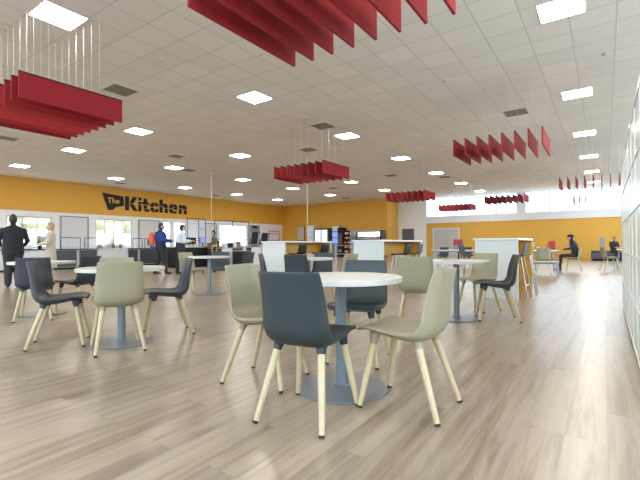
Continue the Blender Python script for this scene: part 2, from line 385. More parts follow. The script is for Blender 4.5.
for p, s in [((-6.73, 4.5), 'over the near left chairs'), ((-17.9, 10.5), 'above the kitchen side of the hall'), ((-5.4, 22.5), 'near the windows'), ((.05, 9.1), 'above the locker end'), ((-6.76, 9.0), 'before the middle vent'), ((-2.74, 8.6), 'before the right baffles')]:
    o = MB().lathe([(.055, 0), (.055, -.018), (.04, -.035), (.015, -.04)], n=20).build('smoke_detector', 'detector', loc=(*p, CZ))
    tag(o, 'small round grey smoke detector on the ceiling %s' % s, 'smoke detector', 'smoke detectors')

# red baffles: planks run along Y, eight per cluster
def baffle_proto():
    e = empty('ceiling_baffle')
    MB().box(-.012, .012, 0, 1.39, 0, .338).build('panel', 'red', e)
    MB().box(-.014, .014, 0, 1.39, .336, .356).build('top_rail', 'rail', e)
    for yy in (.35, 1.04): 
        w = MB().tube((0, yy, .352), (0, yy, CZ-2.935), .0022, n=6).build('wire', 'wire', e)
        MB().tube((0, yy, CZ-2.935-.02), (0, yy, CZ-2.935), .014, n=8).build('ceiling_fixing', 'detector', w)
    return e
BP = baffle_proto(); first = True
CL = [(-7.98, 2.10, 'at the left edge'), (-2.76, 2.10, 'overhead at the top of the picture'), (-7.98, 9.09, 'in the middle of the hall'), (-2.72, 9.08, 'right of centre before the windows'),
      (-7.98, 16.6, 'before the white recess wall'), (-7.98, 23.6, 'farthest, against the left windows'), (-4.73, 20.6, 'against the window pier'), (-1.30, 16.6, 'at the right near the lockers'), (-1.25, 23.4, 'far right in front of the windows')]
for cx, cy, s in CL:
    for k in range(8):
        e = BP if first else copy_tree(BP); first = False
        e.location = (cx+.2475*k, cy, 2.935)
        tag(e, 'red hanging baffle, %s from left, cluster %s' % (ORD[k], s), 'ceiling baffle', 'red baffles %s' % s)

# slim posts dropping from the ceiling
for p, z0, s in [((-15.2, 12.85), 2.1, 'above the till screens'), ((-9.72, 13.04), 0, 'behind the middle baffle cluster')]:
    o = MB().tube((0, 0, z0), (0, 0, CZ), .014, n=10).build('service_pole', 'detector', loc=(*p, 0))
    tag(o, 'slim pale service pole dropping from the ceiling %s' % s, 'pole', 'ceiling service poles')

# ------------------------------------------------------------------ cafe chair
PROF = [(.264, .462), (.262, .476), (.245, .484), (.21, .484), (.15, .478), (.08, .470), (0, .462), (-.06, .456), (-.105, .457), (-.140, .466), (-.168, .488), (-.186, .525), (-.197, .58), (-.206, .65), (-.216, .72), (-.228, .78), (-.240, .828), (-.244, .842)]
WID = [.190, .198, .206, .214, .219, .221, .222, .221, .219, .216, .213, .210, .207, .203, .199, .195, .191, .187]
THK = [.012, .014, .018, .024, .034, .042, .046, .046, .043, .038, .032, .026, .021, .018, .017, .016, .014, .010]
def shell_mesh():
    n = len(PROF); m = 16
    P = [Vector((x, 0, z)) for x, z in PROF]; top = []; bot = []
    for i in range(n):
        d = (P[min(i+1, n-1)]-P[max(i-1, 0)]).normalized()
        nn = Vector((-d.z, 0, d.x))
        if nn.z < 0 and i < 9: nn = -nn
        if i >= 9 and nn.x < 0: nn = -nn
        if i < 2: nn = Vector((-.2, 0, 1)).normalized()
        curl = [.003, .003, .006, .012, .018, .020, .022, .026, .032, .040, .046, .048, .046, .042, .036, .030, .025, .024][i]
        rt = []; rb = []
        for j in range(m+1):
            v = -1+2*j/m; q = abs(v)**3.5
            vv = math.copysign(1-(1-abs(v))**1.15, v)
            w = WID[i]
            if i < 9: c = Vector((0, 0, 1))*curl*q
            elif i < 12: c = Vector((.75, 0, .6))*curl*q
            else: c = Vector((1, 0, 0))*curl*q
            p = P[i] + Vector((0, vv*w, 0)) + c
            t = THK[i]*(1-.55*abs(v)**4)
            rt.append(p); rb.append(p - nn*t)
        top.append(rt); bot.append(rb)
    mb = MB(); R = []
    for i in range(n): R.append([tuple(p) for p in top[i]] + [tuple(p) for p in reversed(bot[i])])
    k = 2*(m+1)
    mb.rings(R, 0, True, False)
    for i, base in ((0, 0), (n-1, (n-1)*k)):
        for j in range(m):
            mb.f.append((base+j, base+j+1, base+k-2-j, base+k-1-j)); mb.m.append(0); mb.sm.append(True)
    return mb
SHELL = shell_mesh()
LEGS = [((.172, .150), (.240, .210)), ((.172, -.150), (.240, -.210)), ((-.108, .140), (-.236, .205)), ((-.108, -.140), (-.236, -.205))]
def chair_proto(color):
    e = empty('cafe_chair')
    s = SHELL.build('seat_shell', color, e)
    sd = s.modifiers.new('s', 'SUBSURF'); sd.levels = 1; sd.render_levels = 2
    me = s.data; n = len(PROF)
    at = me.attributes.new('crease_edge', 'FLOAT', 'EDGE')
    k = 34
    for ed in me.edges:
        p, q = sorted(ed.vertices)
        if p//k == q//k and p//k in (0, n-1): at.data[ed.index].value = .7
        if q//k == p//k+1 and p % k in (0, 16, 17, 33) and q % k == p % k: at.data[ed.index].value = .55
    for (tx, ty), (fx, fy) in LEGS:
        T = Vector((tx, ty, .398)); F = Vector((fx, fy, .012)); d = (T-F).normalized()
        l = MB().tube(F, T, .0155, .0225, 14).build('leg', 'ash', e)
        MB().tube(F-d*.0122, F+d*.003, .0155, .0162, 12).build('foot_cap', 'cap', l)
        zt = .452 if tx > 0 else .432
        U = T + d*(zt-.40)/d.z
        mb = MB(); a = T-d*.012
        mb.tube(a, T+d*.012, .0240, .0265, 14)
        mb.tube(T+d*.012, U, .0265, .034, 14)
        mb.build('leg_socket', color, l)
    return e
PRO = {c: chair_proto(c) for c in ('slate', 'charcoal', 'beige')}
USED = {c: False for c in PRO}
def chair(x, y, h, color, label, group='cafe chairs around the round tables'):
    if USED[color]: e = copy_tree(PRO[color])
    else: e = PRO[color]; USED[color] = True
    e.location = (x, y, 0); e.rotation_euler = (0, 0, math.radians(h))
    tag(e, label, 'chair', group); return e
chair(-1.43, 1.92, 98, 'slate', 'dark slate-blue chair with pale legs, its back to us, at the nearest table')
chair(-.99, 2.38, 180, 'beige', 'olive-beige chair seen side-on at the right of the nearest table')
chair(-2.06, 2.24, 12, 'beige', 'olive-beige chair left of the nearest table, half hidden by the dark chair')
chair(-1.74, 3.08, -77, 'slate', 'slate-blue chair behind the nearest table, facing us')
chair(-4.53, 1.87, 59, 'charcoal', 'charcoal chair seen side-on, left front of the second round table')
chair(-3.85, 2.11, 157, 'beige', 'olive-beige chair with its square back to us at the second round table')
chair(-4.06, 2.81, -117, 'charcoal', 'charcoal chair in profile at the right of the second round table')
chair(-4.76, 2.60, -28, 'beige', 'beige chair on the far side of the second table, only its top showing')
chair(-6.37, 2.35, 151, 'charcoal', 'charcoal chair with its back to us at the leftmost table')
chair(-6.42, 2.93, -158, 'slate', 'slate-blue chair at the right of the leftmost table, seat edge toward us')
chair(-1.16, 5.70, -160, 'charcoal', 'charcoal chair in profile at the right of the right-hand round table')
chair(-1.55, 6.35, -106, 'beige', 'beige chair behind the right-hand round table in front of the white island')
chair(-1.85, 4.66, 108, 'beige', 'beige chair with its back to us, left of the right-hand round table')
chair(-7.25, 5.60, 5, 'beige', 'beige chair at the left of the table beyond the second table')
chair(-7.05, 6.22, -40, 'charcoal', 'dark chair tucked behind the table beyond the second table')
chair(-6.22, 6.02, -170, 'charcoal', 'dark chair at the right of the table beyond the second table')
chair(-4.60, 5.22, 35, 'charcoal', 'charcoal chair turned sideways, left of the central distant table')
chair(-3.82, 4.98, 100, 'slate', 'slate-blue chair with its back to us at the central distant table')
chair(-4.25, 6.02, -85, 'slate', 'slate-blue chair behind the central distant table, facing us')
chair(-3.52, 5.62, 176, 'beige', 'beige chair seen edge-on, right of the central distant table')

# round tables
def table_proto():
    e = empty('round_table')
    MB().lathe([(.417, .733), (.42, .736), (.42, .765), (.417, .768)], n=64).build('table_top', 'top', e)
    MB().lathe([(.12, .721), (.12, .7325)], n=24).build('mounting_plate', 'blackm', e)
    MB().tube((0, 0, .012), (0, 0, .721), .038, n=28).build('pole', 'pole', e)
    MB().lathe([(.315, 0), (.317, .005), (.312, .010), (.06, .015), (.045, .03), (.040, .03)], n=64).build('base_disc', 'base', e)
    return e
TP = table_proto()
for k, (x, y, s) in enumerate([(-1.51, 2.41, 'nearest and largest in view, with four chairs'), (-4.09, 2.28, 'second from the left, behind the square beige chair'), (-6.78, 2.58, 'leftmost, behind the charcoal chair back'),
                               (-1.63, 5.50, 'at the right in front of the white island'), (-4.10, 5.52, 'in the centre distance, mostly hidden'), (-6.60, 5.52, 'left of centre, beyond the second table')]):
    e = TP if k == 0 else copy_tree(TP); e.location = (x, y, 0)
    tag(e, 'round white pedestal table, %s' % s, 'table', 'round pedestal tables')

# ------------------------------------------------------------------ islands, high tables, stools
def island(x0, x1, y0, y1, label, mid=True):
    e = empty('counter_island', (x0, y0, 0)); W = x1-x0; D = y1-y0
    MB().box(0, W, 0, .05, 0, 1.045).build('end_panel', 'lwood', e)
    MB().box(0, W, D-.05, D, 0, 1.045).build('end_panel', 'lwood', e)
    MB().bbox(-.03, W+.01, -.02, D+.02, 1.045, 1.085, .004).build('worktop', 'counter', e)
    MB().box(W*.35, W*.35+.03, .05, D-.05, .74 if mid else 0, 1.045).build('spine_panel', 'yellow', e)
    for q in (.052, D-.062): MB().box(W*.35+.03, W-.01, q, q+.01, .0, 1.04).build('inner_lining', 'yellow', e)
    if mid: MB().box(W*.35+.03, W*.35+.20, .064, D-.064, .74, .76).build('shelf', 'yellow', e)
    tag(e, label, 'counter', 'bar-height islands'); return e
island(-1.97, -1.25, 7.82, 9.58, 'white panelled bar island with yellow side, right of centre by the stools', False)
island(-4.56, -3.84, 7.82, 10.05, 'white panelled bar island with open yellow side, middle of the three')
island(-7.28, -6.54, 7.82, 9.95, 'white panelled bar island with open yellow side, leftmost of the three')
def stool_proto(c):
    e = empty('bar_stool')
    mb = MB(); pr = [(.17, .735), (.165, .75), (.10, .757), (0, .752), (-.10, .750), (-.145, .77), (-.165, .83), (-.18, .92), (-.19, .985)]
    wd = [.14, .17, .185, .19, .185, .18, .175, .165, .15]
    R = []
    for (x, z), w in zip(pr, wd):
        t = .008; nx, nz = (0, 1) if z < .765 else (1, .1)
        R.append([(x+nx*t, v*w, z+nz*t+.01*abs(v)**3) for v in (-1, -.6, 0, .6, 1)] + [(x-nx*t, v*w, z-nz*t+.01*abs(v)**3) for v in (1, .6, 0, -.6, -1)])
    mb.rings(R, 0, True); mb.build('seat_shell', c, e)
    for sx in (1, -1):
        for sy in (1, -1):
            MB().tube((sx*.12, sy*.12, .742), (sx*.235, sy*.215, 0), .012, n=8).build('leg', 'steel', e)
    f = MB(); q = .24; a = .12+(.115)*(1-q/.742); b = .12+.095*(1-q/.742)
    for s in (1, -1): f.tube((-a, s*b, q), (a, s*b, q), .008, n=8).tube((s*a, -b, q), (s*a, b, q), .008, n=8)
    f.build('foot_rail', 'steel', e); return e
SP = {c: stool_proto(c) for c in ('dgrey', 'beige', 'black')}; SU = dict.fromkeys(SP, False)
def stool(x, y, h, c, label):
    e = copy_tree(SP[c]) if SU[c] else SP[c]; SU[c] = True
    e.location = (x, y, 0); e.rotation_euler = (0, 0, math.radians(h)); tag(e, label, 'bar stool', 'metal-legged bar stools')
stool(-1.35, 8.14, 178, 'dgrey', 'grey bar stool on thin metal legs, nearer of two beside the right island')
stool(-1.33, 8.90, 184, 'beige', 'greenish bar stool on thin metal legs, farther of two beside the right island')
stool(-3.85, 8.75, 180, 'black', 'dark bar stool at the nearer end of the middle island')
stool(-3.83, 9.45, 184, 'dgrey', 'grey bar stool at the farther end of the middle island')
stool(-6.55, 8.35, 180, 'black', 'dark bar stool at the nearer end of the leftmost island')
stool(-6.53, 9.35, 176, 'black', 'dark bar stool at the farther end of the leftmost island')
stool(-2.22, 8.45, 0, 'dgrey', 'grey bar stool on the hidden left side of the right island')

def long_table(x0, x1, y0, y1, z, label, name='long_table', cat='table', topm='top', legm='grey', grp='rectangular tables and benches'):
    e = empty(name, ((x0+x1)/2, (y0+y1)/2, 0)); a = (x1-x0)/2; b = (y1-y0)/2
    MB().bbox(-a, a, -b, b, z-.03, z, .004).build('table_top' if z > .5 else 'bench_top', topm, e)
    for sx in (1, -1):
        for sy in (1, -1): MB().tube((sx*(a-.08), sy*(b-.08), z-.03), (sx*(a-.02), sy*(b-.02), 0), .018, n=8).build('leg', legm, e)
    MB().box(-a+.08, a-.08, -b+.07, -b+.09, z-.08, z-.03).box(-a+.08, a-.08, b-.09, b-.07, z-.08, z-.03).build('rail', legm, e)
    return tag(e, label, cat, grp)
long_table(-5.95, -4.1, 16.6, 17.4, .74, 'long white table in the distance between the middle and right islands', topm='counter')
long_table(-2.15, -1.35, 15.3, 17.0, .74, 'white rectangular table beside the seated person in dark clothes')
long_table(-1.90, -1.12, 13.7, 14.05, .45, 'low white bench with metal legs in front of the rectangular table', 'bench', 'bench')
long_table(.35, 1.15, 18.4, 19.6, .74, 'white table partly hidden behind the lockers at the far right')
chair(-1.62, 14.85, 95, 'beige', 'beige chair at the near end of the table by the seated person', 'distant cafe chairs')
chair(-2.45, 16.0, 5, 'beige', 'beige chair at the left of the table by the seated person', 'distant cafe chairs')
chair(-.92, 17.25, 180, 'beige', 'pale-legged chair under the seated person in dark clothes', 'distant cafe chairs')
chair(.12, 17.95, 20, 'beige', 'pale-legged chair just left of the locker end in the distance', 'distant cafe chairs')
chair(-5.9, 17.95, -90, 'charcoal', 'dark chair behind the long distant table, left one', 'distant cafe chairs')
chair(-4.9, 17.95, -90, 'charcoal', 'dark chair behind the long distant table, right one', 'distant cafe chairs')

# small things on the right-hand table
e = empty('laptop', (-1.55, 16.75, .74), math.radians(90))
MB().bbox(-.16, .16, -.11, .11, 0, .014, .004).build('keyboard_base', 'grey', e)
MB().add([(-.16, .11, .014), (.16, .11, .014), (.16, .17, .21), (-.16, .17, .21), (-.16, .12, .010), (.16, .12, .010), (.16, .18, .205), (-.16, .18, .205)], [(0, 1, 2, 3), (7, 6, 5, 4), (0, 4, 5, 1), (3, 2, 6, 7), (0, 3, 7, 4), (1, 5, 6, 2)]).build('lid', 'black', e)
tag(e, 'dark open laptop on the table before the seated person', 'laptop')
e = empty('cup', (-1.95, 16.3, .74)); MB().lathe([(.028, 0), (.04, .09), (.042, .1)], n=16).build('body', 'paper', e); MB().lathe([(.044, .1), (.044, .11), (.038, .115)], n=16).build('lid', 'paper', e)
tag(e, 'white takeaway cup on the table with the seated person', 'cup')

# seating along the yellow wall
e = empty('wall_bench', (.3, 27.6, 0))
MB().bbox(-.95, 1.6, -.35, .35, .10, .44, .03).build('cushion', 'dgrey', e); MB().box(-.9, 1.55, -.3, .3, 0, .10).build('plinth', 'black', e)
MB().bbox(-.95, 1.6, .35, .45, .10, .55, .02).build('back_cushion', 'dgrey', e)
tag(e, 'long low dark grey upholstered bench against the yellow wall', 'bench')
e = empty('booth_screen', (-.12, 27.5, 0))
MB().bbox(-.12, .12, -.30, .30, .445, 1.32, .03).build('padded_panel', 'grey', e)
tag(e, 'tall grey upholstered divider standing on the bench by the yellow wall', 'divider')
e = empty('cube_table', (-.95, 27.5, 0))
MB().box(-.28, .28, -.28, .28, .70, .74).build('table_top', 'yellow', e)
for sx in (-.28, .24): MB().box(sx, sx+.04, -.28, .28, 0, .70).build('side_panel', 'yellow', e)
tag(e, 'ochre open-sided cube table at the foot of the yellow wall', 'table')
e = empty('display_screen', (-7.55, 26.0, 0))
MB().bbox(-.30, .30, -.06, .06, .55, 1.28, .02).build('cabinet', 'grey', e); MB().box(-.28, .28, -.066, -.06, .92, 1.26).build('red_panel', 'redp', e)
MB().box(-.04, .04, -.04, .04, .03, .55).build('post', 'blackm', e); MB().box(-.25, .25, -.2, .2, 0, .03).build('foot', 'blackm', e)
tag(e, 'grey stand with a red upper panel in front of the yellow wall', 'stand')
e = empty('red_box', (-2.55, 27.3, 0))
MB().box(-.17, .17, -.17, .17, .62, 1.12).build('housing', 'redp', e); MB().box(-.03, .03, -.03, .03, .02, .62).build('post', 'blackm', e); MB().box(-.2, .2, -.2, .2, 0, .02).build('foot', 'blackm', e)
tag(e, 'brick-red box on a post against the yellow wall', 'box')
o = MB().bbox(-.48, .48, -.04, 0, -.45, .44, .01).build('wall_screen', 'black', loc=(-12.69, YW, 1.76)); 
MB().box(-.45, .45, -.044, -.040, -.41, .40).build('screen_glass', 'frame', o)
tag(o, 'dark television mounted on the white recess wall', 'television')

# ------------------------------------------------------------------ lockers at the right
def locker_proto():
    e = empty('locker_column'); D = .45; W = .6
    MB().box(.02, D, 0, W, .04, 2.08).build('carcass', 'lockerw', e)
    MB().box(.03, D, .01, W-.01, 0, .04).build('plinth', 'grey', e)
    for k in range(5):
        z = .05+.406*k
        d = MB().bbox(.004, .02, .014, W-.014, z+.014, z+.392, .003).build('locker_door', 'locker', e)
        MB().box(.001, .004, W-.05, W-.036, z+.17, z+.23).build('handle', 'lockerw', d)
        MB().box(-.004, .02, 0, W, z-.010, z+.010).build('shelf_edge', 'lockerw', e)
        MB().box(-.002, .02, 0, .012, z+.010, z+.396).build('upright_edge', 'lockerw', e)
    MB().box(-.004, .02, 0, W, 2.07, 2.09).build('shelf_edge', 'lockerw', e)
    return e
LK = locker_proto()
for k in range(8):
    e = LK if k == 0 else copy_tree(LK); e.location = (.205, 7.74-.6*(k+1), 0)
    tag(e, 'tall pale mint locker column, %s from the far end of the right-hand bank' % ORD[k], 'locker', 'pale mint locker bank')

# ------------------------------------------------------------------ sign: The Kitchen
def wallmap(u, v, d): return (XL+d, u, v)
sg = empty('wall_sign', (0, 0, 0))
MB().prism([(12.16, 4.10), (13.42, 3.98), (13.46, 3.42), (12.98, 3.32), (12.76, 3.12), (12.50, 3.12)], .0, .05, wallmap).build('flag_plate', 'black', sg)
def txt(s, size, y, z, d, m, parent, name, off=0.):
    cu = bpy.data.curves.new('t', 'FONT'); cu.body = s; cu.size = size; cu.extrude = .015; cu.offset = off
    to = bpy.data.objects.new('t', cu); COL.objects.link(to); bpy.context.view_layer.update()
    me = bpy.data.meshes.new_from_object(to.evaluated_get(bpy.context.evaluated_depsgraph_get())); bpy.data.objects.remove(to)
    me.materials.clear(); me.materials.append(M[m])
    o = bpy.data.objects.new(name, me); COL.objects.link(o); o.parent = parent
    o.location = (XL+d, y, z); o.rotation_euler = (PI/2, 0, PI/2); return o
txt('The', .46, 12.44, 3.53, .062, 'apron', sg, 'small_lettering', .006)
def letter(polys, x, name='letter'):
    mb = MB()
    for p in polys: mb.prism([(x+a, 3.16+b) for a, b in p], .0, .045, wallmap)
    mb.build(name, 'black', sg)
def R_(a, b, c, d): return [(a, b), (c, b), (c, d), (a, d)]
letter([R_(0, 0, .24, .86), [(.28, .46), (.50, .86), (.78, .86), (.52, .45)], [(.28, .42), (.52, .41), (.80, 0), (.52, 0)]], 13.54)
letter([R_(0, 0, .20, .40), R_(0, .44, .20, .60), R_(0, .68, .20, .86)], 14.40)
letter([R_(.10, .18, .32, .40), R_(.10, .60, .32, .82), R_(0, .44, .46, .60), [(.10, .14), (.20, 0), (.48, 0), (.48, .16), (.32, .16)]], 14.66)
letter([[(0, .34), (0, .48), (.14, .62), (.28, .62), (.28, .44), (.22, .34)], [(0, .29), (.22, .29), (.28, .16), (.28, 0), (.14, 0), (0, .14)], [(.32, .62), (.46, .62), (.58, .5), (.58, .4), (.36, .4)], [(.32, 0), (.46, 0), (.58, .12), (.58, .22), (.36, .22)]], 15.22)
letter([R_(0, 0, .22, .40), R_(0, .44, .22, .86), [(.26, .40), (.26, .60), (.44, .64), (.60, .5), (.60, .34), (.38, .34)], R_(.38, 0, .60, .30)], 15.88)
letter([[(0, .34), (0, .48), (.14, .63), (.30, .63), (.30, .48), (.22, .34)], [(0, .29), (.22, .29), (.30, .15), (.30, 0), (.14, 0), (0, .14)], [(.34, .63), (.50, .60), (.62, .46), (.62, .27), (.30, .27), (.30, .37), (.42, .37), (.34, .48)], [(.34, 0), (.50, 0), (.60, .10), (.60, .17), (.40, .17), (.34, .14)]], 16.60)
letter([R_(0, 0, .22, .36), R_(0, .40, .22, .62), [(.26, .38), (.26, .60), (.44, .64), (.62, .5), (.62, .34), (.40, .34)], R_(.40, 0, .62, .30)], 17.36)
tag(sg, 'black stencilled kitchen name sign with a flag shape on the ochre band', 'sign')

# ------------------------------------------------------------------ serving counters
CX = -19.0
def scounter(y0, y1, style, label, h=.88):
    e = empty('serving_counter', (CX, y0, 0)); W = y1-y0
    MB().box(-.68, -.02, 0, W, .08, h-.04).build('carcass', 'counter', e)
    MB().box(-.66, -.06, .02, W-.02, 0, .08).build('plinth', 'black', e)
    MB().bbox(-.72, .04, 0, W, h-.04, h, .005).build('worktop', 'blackm' if style != 'white' else 'counter', e)
    if style == 'dark': MB().box(-.02, 0, .04, W-.04, .10, h-.06).build('front_panel', 'panel', e)
    elif style == 'drawers':
        n = max(2, int(W/.6))
        for k in range(n):
            for z in (.12, .36, .60):
                d = MB().box(-.02, 0, k*W/n+.01, (k+1)*W/n-.01, z, z+.21).build('drawer', 'counter', e)
                MB().box(0, .02, (k+.4)*W/n, (k+.6)*W/n, z+.15, z+.17).build('handle', 'steel', d)
    else: MB().box(-.02, 0, .02, W-.02, .10, h-.06).build('front_panel', 'counter', e)
    tag(e, label, 'counter', 'serving counters along the kitchen'); return e
scounter(4.4, 7.68, 'drawers', 'white serving counter with drawers behind the man in the suit')
scounter(7.70, 8.60, 'dark', 'dark-fronted counter just right of the woman in cream')
scounter(8.64, 9.48, 'dark', 'dark-fronted counter left of the plain white counter')
scounter(9.50, 10.88, 'white', 'plain white-fronted counter below the kitchen sign flag')
scounter(10.90, 11.46, 'dark', 'narrow dark counter right of the plain white counter')
scounter(11.50, 14.55, 'dark', 'long dark counter behind the person with the backpack')
scounter(14.6, 18.6, 'dark', 'long dark counter behind the till area')
def guard(y0, y1, label, x=-18.62, z0=.88, z1=1.35):
    e = empty('sneeze_guard', (x, y0, z0)); W = y1-y0; h = z1-z0
    MB().tube((0, .02, 0), (0, .02, h), .015, n=8).tube((0, W-.02, 0), (0, W-.02, h), .015, n=8).tube((0, .02, h), (0, W-.02, h), .015, n=8).build('frame', 'blackm', e)
    MB().box(-.003, .003, .035, W-.035, .04, h-.02).build('pane', 'perspex', e)
    tag(e, label, 'sneeze guard', 'sneeze guards on the counters')
guard(7.74, 8.56, 'black-framed glass guard on the counter right of the woman')
guard(8.70, 9.46, 'black-framed glass guard left of the plain white counter')
guard(10.92, 11.44, 'small black-framed glass guard on the narrow dark counter')
guard(11.54, 12.4, 'black-framed glass guard left of the backpack wearer')

# till island nearer the camera with perspex screens
def till(x, y, w, d, h, label, m='panel'):
    e = empty('till_cabinet', (x, y, 0))
    MB().box(-w/2+.03, w/2-.03, 0, d, .02, h-.03).build('carcass', m, e)
    MB().box(-w/2, -w/2+.03, -.01, d, 0, h).box(w/2-.03, w/2, -.01, d, 0, h).build('side_panel', 'counter', e)
    MB().box(-w/2, w/2, -.02, d, h-.03, h).build('top', 'steel', e) if False else MB().bbox(-w/2-.01, w/2+.01, -.03, d+.01, h, h+.03, .004).build('cabinet_top', 'grey', e)
    tag(e, label, 'cabinet', 'till cabinets')
till(-14.45, 12.65, .42, .6, .85, 'dark till cabinet with white edges, left of the curved counter')
till(-14.55, 14.65, .40, .6, .88, 'dark till cabinet with white edges, right of the curved counter')
e = empty('curved_counter', (-15.27, 14.13, 0))
pts = [(-.5, -1.25), (.0, -1.2), (.42, -.7), (.52, -.1), (.46, .35), (-.5, .45)]
MB().prism(pts, 0, .84, lambda u, v, d: (u, v, d)).build('curved_front', 'dgrey', e)
MB().prism([(a*1.06, b*1.05) for a, b in pts], .84, .88, lambda u, v, d: (u, v, d)).build('worktop', 'grey', e)
tag(e, 'grey counter with a curved front between the two till cabinets', 'counter')
e = empty('storage_box', (-13.86, 13.5, 0)); MB().bbox(-.28, .28, -.3, .3, 0, .70, .02).build('body', 'black', e); MB().bbox(-.29, .29, -.31, .31, .70, .74, .01).build('lid', 'grey', e)
tag(e, 'dark lidded bin with a grey lid in front of the curved counter', 'bin')
def screen(x, y0, y1, z0, z1, label, split, leg=True):
    e = empty('perspex_screen', (x, y0, 0)); W = y1-y0; f = MB(); t = .025
    f.box(-t/2, t/2, 0, W, z1-t, z1).box(-t/2, t/2, 0, W, z0, z0+t)
    for k in split: f.box(-t/2, t/2, k*(W-t), k*(W-t)+t, 0, z1-t)
    f.build('frame', 'blackm', e)
    MB().box(-.003, .003, t, W-t, z0+t, z1-t).build('pane', 'perspex', e)
    tag(e, label, 'screen', 'freestanding perspex screens'); return e
screen(-16.2, 12.22, 13.32, 1.2, 2.30, 'tall black-framed perspex screen with posters above the coffee machine', (0, .62, 1))
screen(-16.0, 13.70, 16.1, 1.28, 2.28, 'wide black-framed perspex screen right of the till worker', (0, .5, 1))
e = empty('leaflet', (-16.196, 13.0, 1.32)); MB().box(0, .006, -.1, .25, 0, .42).box(0, .006, -.1, .25, .5, .9).build('sheet', 'whitesh', e)
tag(e, 'pale blue notices fixed to the left perspex screen', 'notice')
e = empty('till_counter', (-15.7, 12.0, 0)); MB().box(-.4, .3, -.9, .75, 0, .90).build('body', 'black', e); MB().bbox(-.45, .35, -.95, .77, .90, .94, .005).build('worktop', 'steel', e)
tag(e, 'black till counter with a steel top under the coffee machine', 'counter')
e = empty('coffee_machine', (-15.84, 11.98, .94)); MB().bbox(-.25, .25, -.3, .3, .08, .42, .03).build('body', 'black', e); MB().box(-.2, .2, -.25, .25, .0, .08).build('drip_tray', 'steel', e)
MB().tube((.25, -.1, .28), (.36, -.1, .24), .025, n=10).tube((.25, .12, .28), (.36, .12, .24), .025, n=10).build('group_handle', 'steel', e)
tag(e, 'black coffee machine on the till counter beside the worker', 'coffee machine')
e = empty('till_display', (-15.50, 12.56, .94)); MB().tube((0, 0, .02), (0, 0, .16), .02, n=8).lathe([(.09, 0), (.09, .02)], n=16).build('stand', 'black', e)
MB().bbox(-.02, .02, -.17, .17, .16, .42, .008).build('bezel', 'black', e); MB().box(.02, .024, -.15, .15, .18, .40).build('display', 'screen', e)
tag(e, 'till display with a blue lit screen beside the coffee machine', 'till')
for k in range(7):
    yy = 11.62+.09*k
    o = MB().lathe([(.032, 0), (.038, .09), (.04, .12)], n=12).build('mug', 'paper' if k % 2 else 'cream', loc=(-15.42-.07*(k % 2), yy, .94))
    tag(o, 'small pale cup on the till counter, %s from the left' % ORD[k], 'cup', 'cups on the till counter')
    if k == 3: pass
for k, (yy, m) in enumerate([(13.75, 'paper'), (14.05, 'black'), (14.35, 'paper'), (14.6, 'brown')]):
    s = .1+.03*(k % 2); o = MB().bbox(-s, s, -s, s, 0, .16+.05*k, .01).build('counter_box', m, loc=(-15.15, yy-.15, .88))
    tag(o, '%s box on the curved counter, %s from the left' % ({'paper': 'white', 'black': 'black', 'brown': 'brown'}[m], ORD[k]), 'box', 'boxes on the curved counter')
# plant and picture by the woman, white crockery on the counters
e = empty('potted_plant', (-19.3, 7.25, .88)); MB().lathe([(.06, 0), (.08, .14)], n=16).build('pot', 'black', e)
f = MB()
for k in range(26):
    a = random.random()*2*PI; r = random.uniform(.08, .22); z = random.uniform(.25, .62); c = Vector((0, 0, .12)); t = Vector((r*math.cos(a), r*math.sin(a), z)); s = Vector((-math.sin(a), math.cos(a), .2))*.03
    mid = (c+t)/2+Vector((0, 0, .03)); f.add([c, mid+s, t, mid-s, mid+Vector((0, 0, .006))], [(0, 1, 4), (1, 2, 4), (2, 3, 4), (3, 0, 4)])
f.build('foliage', 'green', e); tag(e, 'leafy green potted plant on the counter beside the woman in cream', 'plant')
e = empty('picture_frame', (-19.25, 7.62, .88)); MB().box(-.01, .01, -.02, .2, 0, .62).build('frame', 'blackm', e); MB().box(.01, .014, .01, .17, .04, .58).build('picture', 'paper', e)
tag(e, 'small black-framed picture standing beside the potted plant', 'picture')
for k in range(6):
    h = [.22, .3, .18, .34, .26, .2][k]
    o = MB().bbox(-.12, .12, -.14, .14, 0, h, .02).build('counter_appliance', ['steel', 'counter', 'black', 'steel', 'whitesh', 'steel'][k], loc=(-19.4, 4.75+.42*k, .88))
    tag(o, '%s appliance on the drawer counter, %s from the left' % (['steel', 'white', 'black', 'tall steel', 'pale blue', 'low steel'][k], ORD[k]), 'appliance', 'appliances on the drawer counter')
for k in range(8):
    o = MB().lathe([(.05, 0), (.06, .1), (.02, .16), (.02, .24)] if k % 2 else [(.07, 0), (.08, .12), (.075, .2)], n=12).build('jar', ['brown', 'cream', 'steel', 'cream', 'green', 'silver', 'brown', 'paper'][k], loc=(-19.2, 9.62+.17*k, .88))
    tag(o, '%s jar on the plain white counter, %s from the left' % (['brown', 'cream', 'steel', 'cream', 'green', 'grey', 'brown', 'white'][k], ORD[k]), 'jar', 'jars on the plain white counter')
for k in range(6):
    o = MB().bbox(-.1, .1, -.12, .12, 0, [.2, .32, .26, .4, .22, .3][k], .02).build('counter_item', ['paper', 'steel', 'brown', 'black', 'paper', 'steel'][k], loc=(-19.25, 15.0+.55*k, .88))
    tag(o, '%s item on the long dark counter behind the tills, %s from the left' % (['white', 'steel', 'brown', 'black', 'white', 'steel'][k], ORD[k]), 'item', 'items on the long dark counter')
